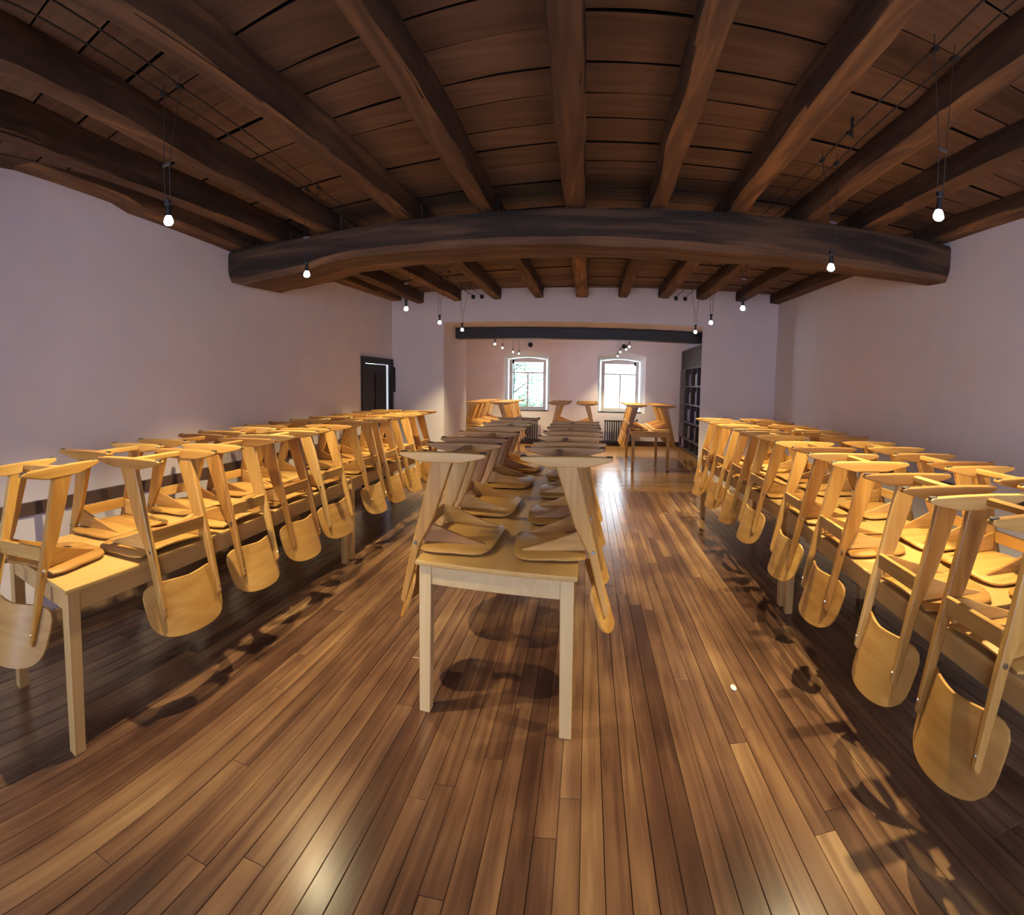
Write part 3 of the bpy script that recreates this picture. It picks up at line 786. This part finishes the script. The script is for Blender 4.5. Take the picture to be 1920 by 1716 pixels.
for k, (x, y) in enumerate(((.795, 11.53), (.785, 12.36), (.715, 13.34), (.748, 15.15))):
    lamp(x, y, 2.355, y, (x - .05, x + .05), 2.99, 'small lit pendant bulb before the right window of the far room, %s from the opening' % ORD[k], 'pendant lamps of the far room', LAMP_W * .75, .62)

# ------------------------------------------------------------------ far room furnishings
def radiator(x0, x1, label):
    y = YB - .16
    t = thing('radiator', ((x0 + x1) / 2, y, 0), label, 'radiator', 'column radiators under the windows')
    hw_ = (x1 - x0) / 2; n = int(round((x1 - x0) / .062))
    for i in range(n):
        x = -hw_ + (i + .5) * 2 * hw_ / n
        c = MB()
        for dy in (-.045, .045): c.tube([(x, dy, .13), (x, dy, .66)], .014, 8)
        c.tube([(x, -.07, .67), (x, .07, .67)], .024, 8); c.tube([(x, -.07, .13), (x, .07, .13)], .024, 8)
        c.obj('column', M['iron'], t)
    for z in (.13, .67): MB().tube([(-hw_, 0, z), (hw_, 0, z)], .018, 8).obj('pipe', M['iron'], t)
    for x in (-hw_ + .08, hw_ - .08): MB().box(x - .02, x + .02, -.05, .05, 0, .115).obj('foot', M['iron'], t)
    MB().lathe([(.02, 0), (.024, .01), (.024, .05), (.015, .06)], 10, (hw_ + .03, 0, .67)).obj('valve', M['black'], t)
radiator(-2.05, -1.32, 'black column radiator under the left window of the far room')
radiator(.45, 1.30, 'black column radiator under the right window of the far room')

def speaker(x, label):
    t = thing('wall_speaker', (x, YB - .10, 2.66), label, 'speaker', 'round wall speakers')
    MB().tube([(0, .10, .03), (0, .02, .01)], .02, 8).obj('bracket', M['black'], t)
    MB().tube([(0, .05, 0), (0, -.03, 0), (0, -.045, 0)], [.05, .066, .058], 20).obj('body', M['black'], t)
    MB().tube([(0, -.044, 0), (0, -.05, 0)], [.05, .044], 20).obj('grille', M['black'], t)
speaker(-1.56, 'round black wall speaker above the left window of the far room')
speaker(.93, 'round black wall speaker above the right window of the far room')

# bookcase along the right wall of the far room
bx, by0, by1 = 2.50, 12.45, 15.62
t = thing('bookcase', (bx, (by0 + by1) / 2, 0), 'tall grey-brown built-in bookcase along the right wall of the far room', 'bookcase')
cy = (by0 + by1) / 2; hl = (by1 - by0) / 2; dp = XR - bx - .02
MB().box(dp - .02, dp, -hl, hl, 0, 2.60).obj('back_panel', M['case_dark'], t)
bays = [-hl, -hl + .80, -hl + 1.60, -hl + 2.40, hl]
for y in bays: MB().box(0, dp - .02, y - .018 if y > -hl else y, y + .018 if y < hl else y, 0.04, 2.60).obj('side_panel', M['case'], t, bevel=.003)
ZS = [.04, .33, .75, 1.20, 1.65, 2.10, 2.58]
for z in ZS:
    MB().box(-.03 if z == .33 else .0, dp - .02, -hl, hl, z - .018, z + .018).obj('shelf', M['case'], t, bevel=.003)
MB().box(.02, dp, -hl, hl, 0, .022).obj('plinth', M['case_dark'], t)
for z0, z1 in zip(ZS[1:5], ZS[2:6]):
    d = MB().box(-.018, 0, bays[3] + .022, hl - .006, z0 + .024, z1 - .024).obj('door', M['case'], t, bevel=.003)
    MB().box(-.026, -.018, bays[3] + .09, hl - .075, z0 + .09, z1 - .09).obj('door_panel', M['case'], d, bevel=.006)
    MB().lathe([(.010, 0), (.013, .012), (.006, .02)], 8, (-.03, bays[3] + .055, (z0 + z1) / 2)).obj('knob', M['steel'], d)
for a, b in zip(bays, bays[1:]):
    MB().box(.002, .018, a + .022, b - .022, ZS[5] + .022, ZS[6] - .022).obj('top_door', M['case_dark'], t, bevel=.003)
BC = {'red': (.55, .03, .04), 'blue': (.03, .08, .50), 'white': (.7, .7, .72), 'navy': (.02, .03, .16), 'green': (.04, .16, .08), 'brown': (.16, .08, .04), 'grey': (.25, .25, .28), 'cream': (.55, .48, .34)}
for c, v in BC.items(): M['book_' + c] = plain('book_cover_' + c, v, .45)
def book(y, z, w_, h_, d_, c, label, group, tilt=0.0):
    o = thing('book', (bx + .05, y, z), label, 'book', group)
    o.rotation_euler = (tilt, 0, 0)
    k = MB(); k.box(0, d_, 0, .003, 0, h_); k.box(0, d_, w_ - .003, w_, 0, h_); k.box(0, .004, .003, w_ - .003, 0, h_)
    k.obj('cover', M['book_' + c], o)
    MB().box(.004, d_ - .004, .003, w_ - .003, .003, h_ - .004).obj('pages', M['paper'], o)
yb = cy + bays[4] - .07
for k, (c, w_, h_) in enumerate((('red', .06, .225), ('navy', .04, .20), ('blue', .09, .235), ('white', .05, .20), ('grey', .04, .19), ('navy', .07, .22), ('brown', .05, .20))):
    yb -= w_ + .004
    book(yb, ZS[0] + .019, w_, h_, .22, c, '%s book on the lowest shelf of the bookcase, %s from the far wall' % (c, ORD[k]), 'books on the lowest shelf')
for s in range(1, 5):
    for bi in (1, 2):
        y = cy + bays[bi] + .03; k = 0
        end = cy + bays[bi + 1] - .03 - rc.uniform(.1, .45)
        while y < end:
            w_ = rc.uniform(.035, .07); h_ = rc.uniform(.22, .32); c = rc.choice(('navy', 'grey', 'brown', 'navy', 'cream', 'blue', 'navy', 'green'))
            book(y, ZS[s] + .019, w_, h_, rc.uniform(.18, .24), c, '%s book, %s bookcase bay from the near end, %s shelf, %s along' % (c, ORD[bi], ORD[s], ORD[min(k, 10)] if k < 11 else 'later'), 'books on the upper shelves')
            y += w_ + .003; k += 1

# little things
o = MB().box(0, .05, -.05, -.002, -.20, .20).obj('wall_box', M['door'], bevel=.006)
o.location = (XL + .004, YP, 1.66); tag(o, 'narrow black box on the partition wall in the corner beside the dark door', 'box')
hk = MB().tube([(0, 0, .09), (0, 0, .0), (.0, -.02, -.02), (-.05, -.05, -.02)], .008, 6).obj('ceiling_hook', M['black'])
hk.location = (1.36, 2.98, 3.0); tag(hk, 'small black angled hook in the ceiling boards between the right joists', 'hook')
o = MB().lathe([(.004, 0), (.020, .001), (.022, .005), (.012, .009)], 9).obj('paper_scrap', M['paper']); o.location = (.797, 2.868, .001); o.scale = (.7, 1.5, 1)
tag(o, 'tiny white crumb of paper lying on the floor of the right aisle', 'scrap')

# ------------------------------------------------------------------ outside the left window: a tree on a lawn
struct(MB().box(-14, 14, 17.2, 45, -.9, -.8).obj('ground', M['ground']))
tr_ = thing('tree', (-2.9, 21.0, -.8), 'leafy tree outside the left window of the far room', 'tree')
rt = random.Random(3)
MB().tube([(0, 0, 0), (.05, 0, 1.5), (.15, .1, 2.6), (.05, .2, 4.2), (.2, .2, 5.6)], [.16, .13, .11, .08, .04], 8).obj('trunk', M['bark'], tr_, smooth=True)
tips = []
for i in range(16):
    z = rt.uniform(1.5, 4.8); a = rt.uniform(0, 6.28); L_ = rt.uniform(.7, 1.5)
    p0 = Vector((.1, .1, z)); d = Vector((math.cos(a), math.sin(a) * .7, rt.uniform(-.2, .5)))
    pts = [p0, p0 + d * L_ * .5 + Vector((0, 0, rt.uniform(-.1, .1))), p0 + d * L_]
    MB().tube(pts, [.035, .022, .008], 5).obj('branch', M['bark'], tr_)
    tips += [pts[1], pts[2], (pts[1] + pts[2]) / 2]
lv = MB()
for i in range(3600):
    c = rt.choice(tips) + Vector((rt.gauss(0, .22), rt.gauss(0, .22), rt.gauss(0, .2)))
    s = rt.uniform(.03, .07)
    u = Vector((rt.gauss(0, 1), rt.gauss(0, 1), rt.gauss(0, 1))).normalized(); v = u.cross(Vector((rt.gauss(0, 1), rt.gauss(0, 1), rt.gauss(0, 1)))).normalized()
    lv.add([c - u * s, c + v * s * .5, c + u * s, c - v * s * .5], [(0, 1, 2, 3)])
tag(lv.obj('foliage', M['leaf'], tr_), kind='stuff')
